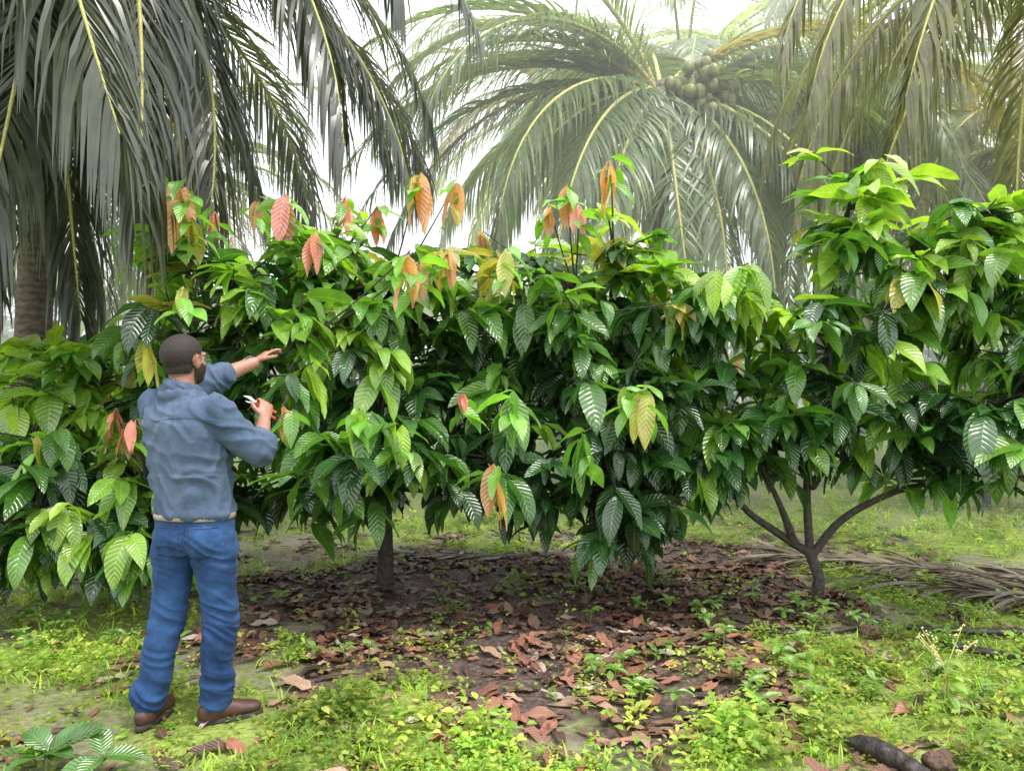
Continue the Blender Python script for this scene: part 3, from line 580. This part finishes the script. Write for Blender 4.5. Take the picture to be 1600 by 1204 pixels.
for pts in ([np.array([-1.46,3.4,z]) for z in np.linspace(.93,.79,12)],[np.array([-1.46,3.4,.928])+rb*t for t in np.linspace(-.15,.15,16)]):
    q=project(je,pts,fb,.0005); A.chain(q,[.002]*len(q),6,1)
A.obj('jeans_seams',M_thread,man)
A=Acc()
fy_,ry_=yawv(33+YO)
for pts in ([np.array([-1.5,3.3,1.405])+ry_*t+np.array([0,0,-.02*(t/.15)**2]) for t in np.linspace(-.15,.15,18)],):
    q=project(sh,pts,fy_,.0); A.chain(q,[.0018]*len(q),6,1)
A.obj('shirt_yoke_seam',M_thread,man)
A=Acc();S2=Acc()
for an,yw in ((AN_L,4),(AN_R,60)):
    f,r0=yawv(yw); c=np.array([an[0],an[1],0])
    A.chain([c+[0,0,.16],c+[0,0,.1],c-f*.01+[0,0,.05]],[.05,.054,.052],16,3)
    A.chain([c-f*.045+[0,0,.05],c+f*.03+[0,0,.055],c+f*.11+[0,0,.046],c+f*.175+[0,0,.04]],[(.037,.045),(.042,.052),(.049,.036),(.04,.028)],16,4,side=r0)
    ring=[]
    for z_,g_ in ((.0,-.003),(.004,0),(.022,0),(.025,-.004)):
        rg=[]
        for q in np.linspace(0,2*np.pi,28,endpoint=False):
            l=math.cos(q); w=(.045 if l<0 else .053)+g_; rg.append(c+f*(.062+l*(.15+g_))+r0*math.sin(q)*w+[0,0,z_])
        ring.append(rg)
    S2.rings(ring)
bo=A.obj('boots',M_boot,man); remesh(bo,.006,3); wrinkle(bo,.002,lambda p:mnoise.noise(Vector(p*30)))
S2.obj('boot_soles',M_sole,man)
ps=empty('pruning_shears'); d=dR/np.linalg.norm(dR); upn=np.array([.75,-.6,.3]); upn-=d*np.dot(upn,d); upn/=np.linalg.norm(upn); sdv=np.cross(d,upn)*-1
o=WR_R+d*.085-upn*.03
A=Acc(); A.chain([o-sdv*.07,o-sdv*.02+d*.006,o+sdv*.045+d*.012],[.008,.008,.006],8,3); A.chain([o-sdv*.07-d*.035,o-sdv*.02-d*.022,o+sdv*.045+d*.004],[.008,.008,.006],8,3); A.obj('handles',M_grip,ps)
A=Acc(); b0=o+sdv*.045+d*.008; A.ell(b0,(.01,.01,.01)); A.chain([b0,b0+sdv*.03+d*.012,b0+sdv*.065+d*.008],[(.011,.003),(.011,.003),(.002,.001)],8,3,side=d); A.chain([b0,b0+sdv*.025-d*.012,b0+sdv*.05-d*.016],[(.007,.003),(.006,.003),(.002,.001)],8,3,side=d); A.obj('blades',M_metal,ps)
# ---------------------------------------------------------------- scattering volume added behind the trees in place of lens haze
bm=[(x,y,z) for z in (-.5,14) for (x,y) in ((-45,6.6),(45,6.6),(45,60),(-45,60))]
m=bpy.data.materials.new('lens_haze_volume'); m.use_nodes=True; N=m.node_tree.nodes; L=m.node_tree.links; N.remove(N['Principled BSDF'])
vs=N.new('ShaderNodeVolumeScatter'); vs.inputs['Density'].default_value=.026; vs.inputs['Color'].default_value=(.99,.99,1,1); vs.inputs['Anisotropy'].default_value=.1; L.new(vs.outputs[0],N['Material Output'].inputs['Volume'])
mk('lens_haze_volume',bm,[(0,3,2,1),(4,5,6,7),(0,1,5,4),(1,2,6,5),(2,3,7,6),(3,0,4,7)],m,smooth=False)
# ---------------------------------------------------------------- world, sun, camera
w=bpy.data.worlds.new('World'); bpy.context.scene.world=w; w.use_nodes=True; N=w.node_tree.nodes; L=w.node_tree.links
bg=N['Background']; sk=N.new('ShaderNodeTexSky'); sk.sky_type='NISHITA'; sk.sun_disc=False; SE,SA=66,125
sk.sun_elevation=rad(SE); sk.sun_rotation=rad(SA); sk.air_density=1.; sk.dust_density=4.; L.new(sk.outputs[0],bg.inputs[0]); bg.inputs[1].default_value=.07
b2=N.new('ShaderNodeBackground'); tc=N.new('ShaderNodeTexCoord'); cl=noise_(N,L,1.6,4,.5,tc.outputs['Generated'])
L.new(ramp_(N,L,cl,[(.3,(.9,.94,1.)),(.7,(1.,1.,1.))]),b2.inputs[0]); b2.inputs[1].default_value=2.7
ad=N.new('ShaderNodeAddShader'); L.new(bg.outputs[0],ad.inputs[0]); L.new(b2.outputs[0],ad.inputs[1]); L.new(ad.outputs[0],N['World Output'].inputs[0])
sl=bpy.data.lights.new('sun','SUN'); sl.energy=3.4; sl.angle=rad(16); sl.color=(1,.96,.88); so=bpy.data.objects.new('sun',sl); C.objects.link(so)
dv=Vector((math.sin(rad(SA))*math.cos(rad(SE)),math.cos(rad(SA))*math.cos(rad(SE)),math.sin(rad(SE)))); so.rotation_euler=dv.to_track_quat('Z','Y').to_euler()
cd=bpy.data.cameras.new('camera'); cd.lens=F/1600*36; cd.sensor_width=36; cd.clip_end=2000; cam=bpy.data.objects.new('camera',cd); C.objects.link(cam); cam.location=(0,0,CH); cam.rotation_euler=(rad(90),0,0)
sc=bpy.context.scene; sc.camera=cam; sc.view_settings.view_transform='Standard'; sc.view_settings.look='None'; sc.view_settings.exposure=0
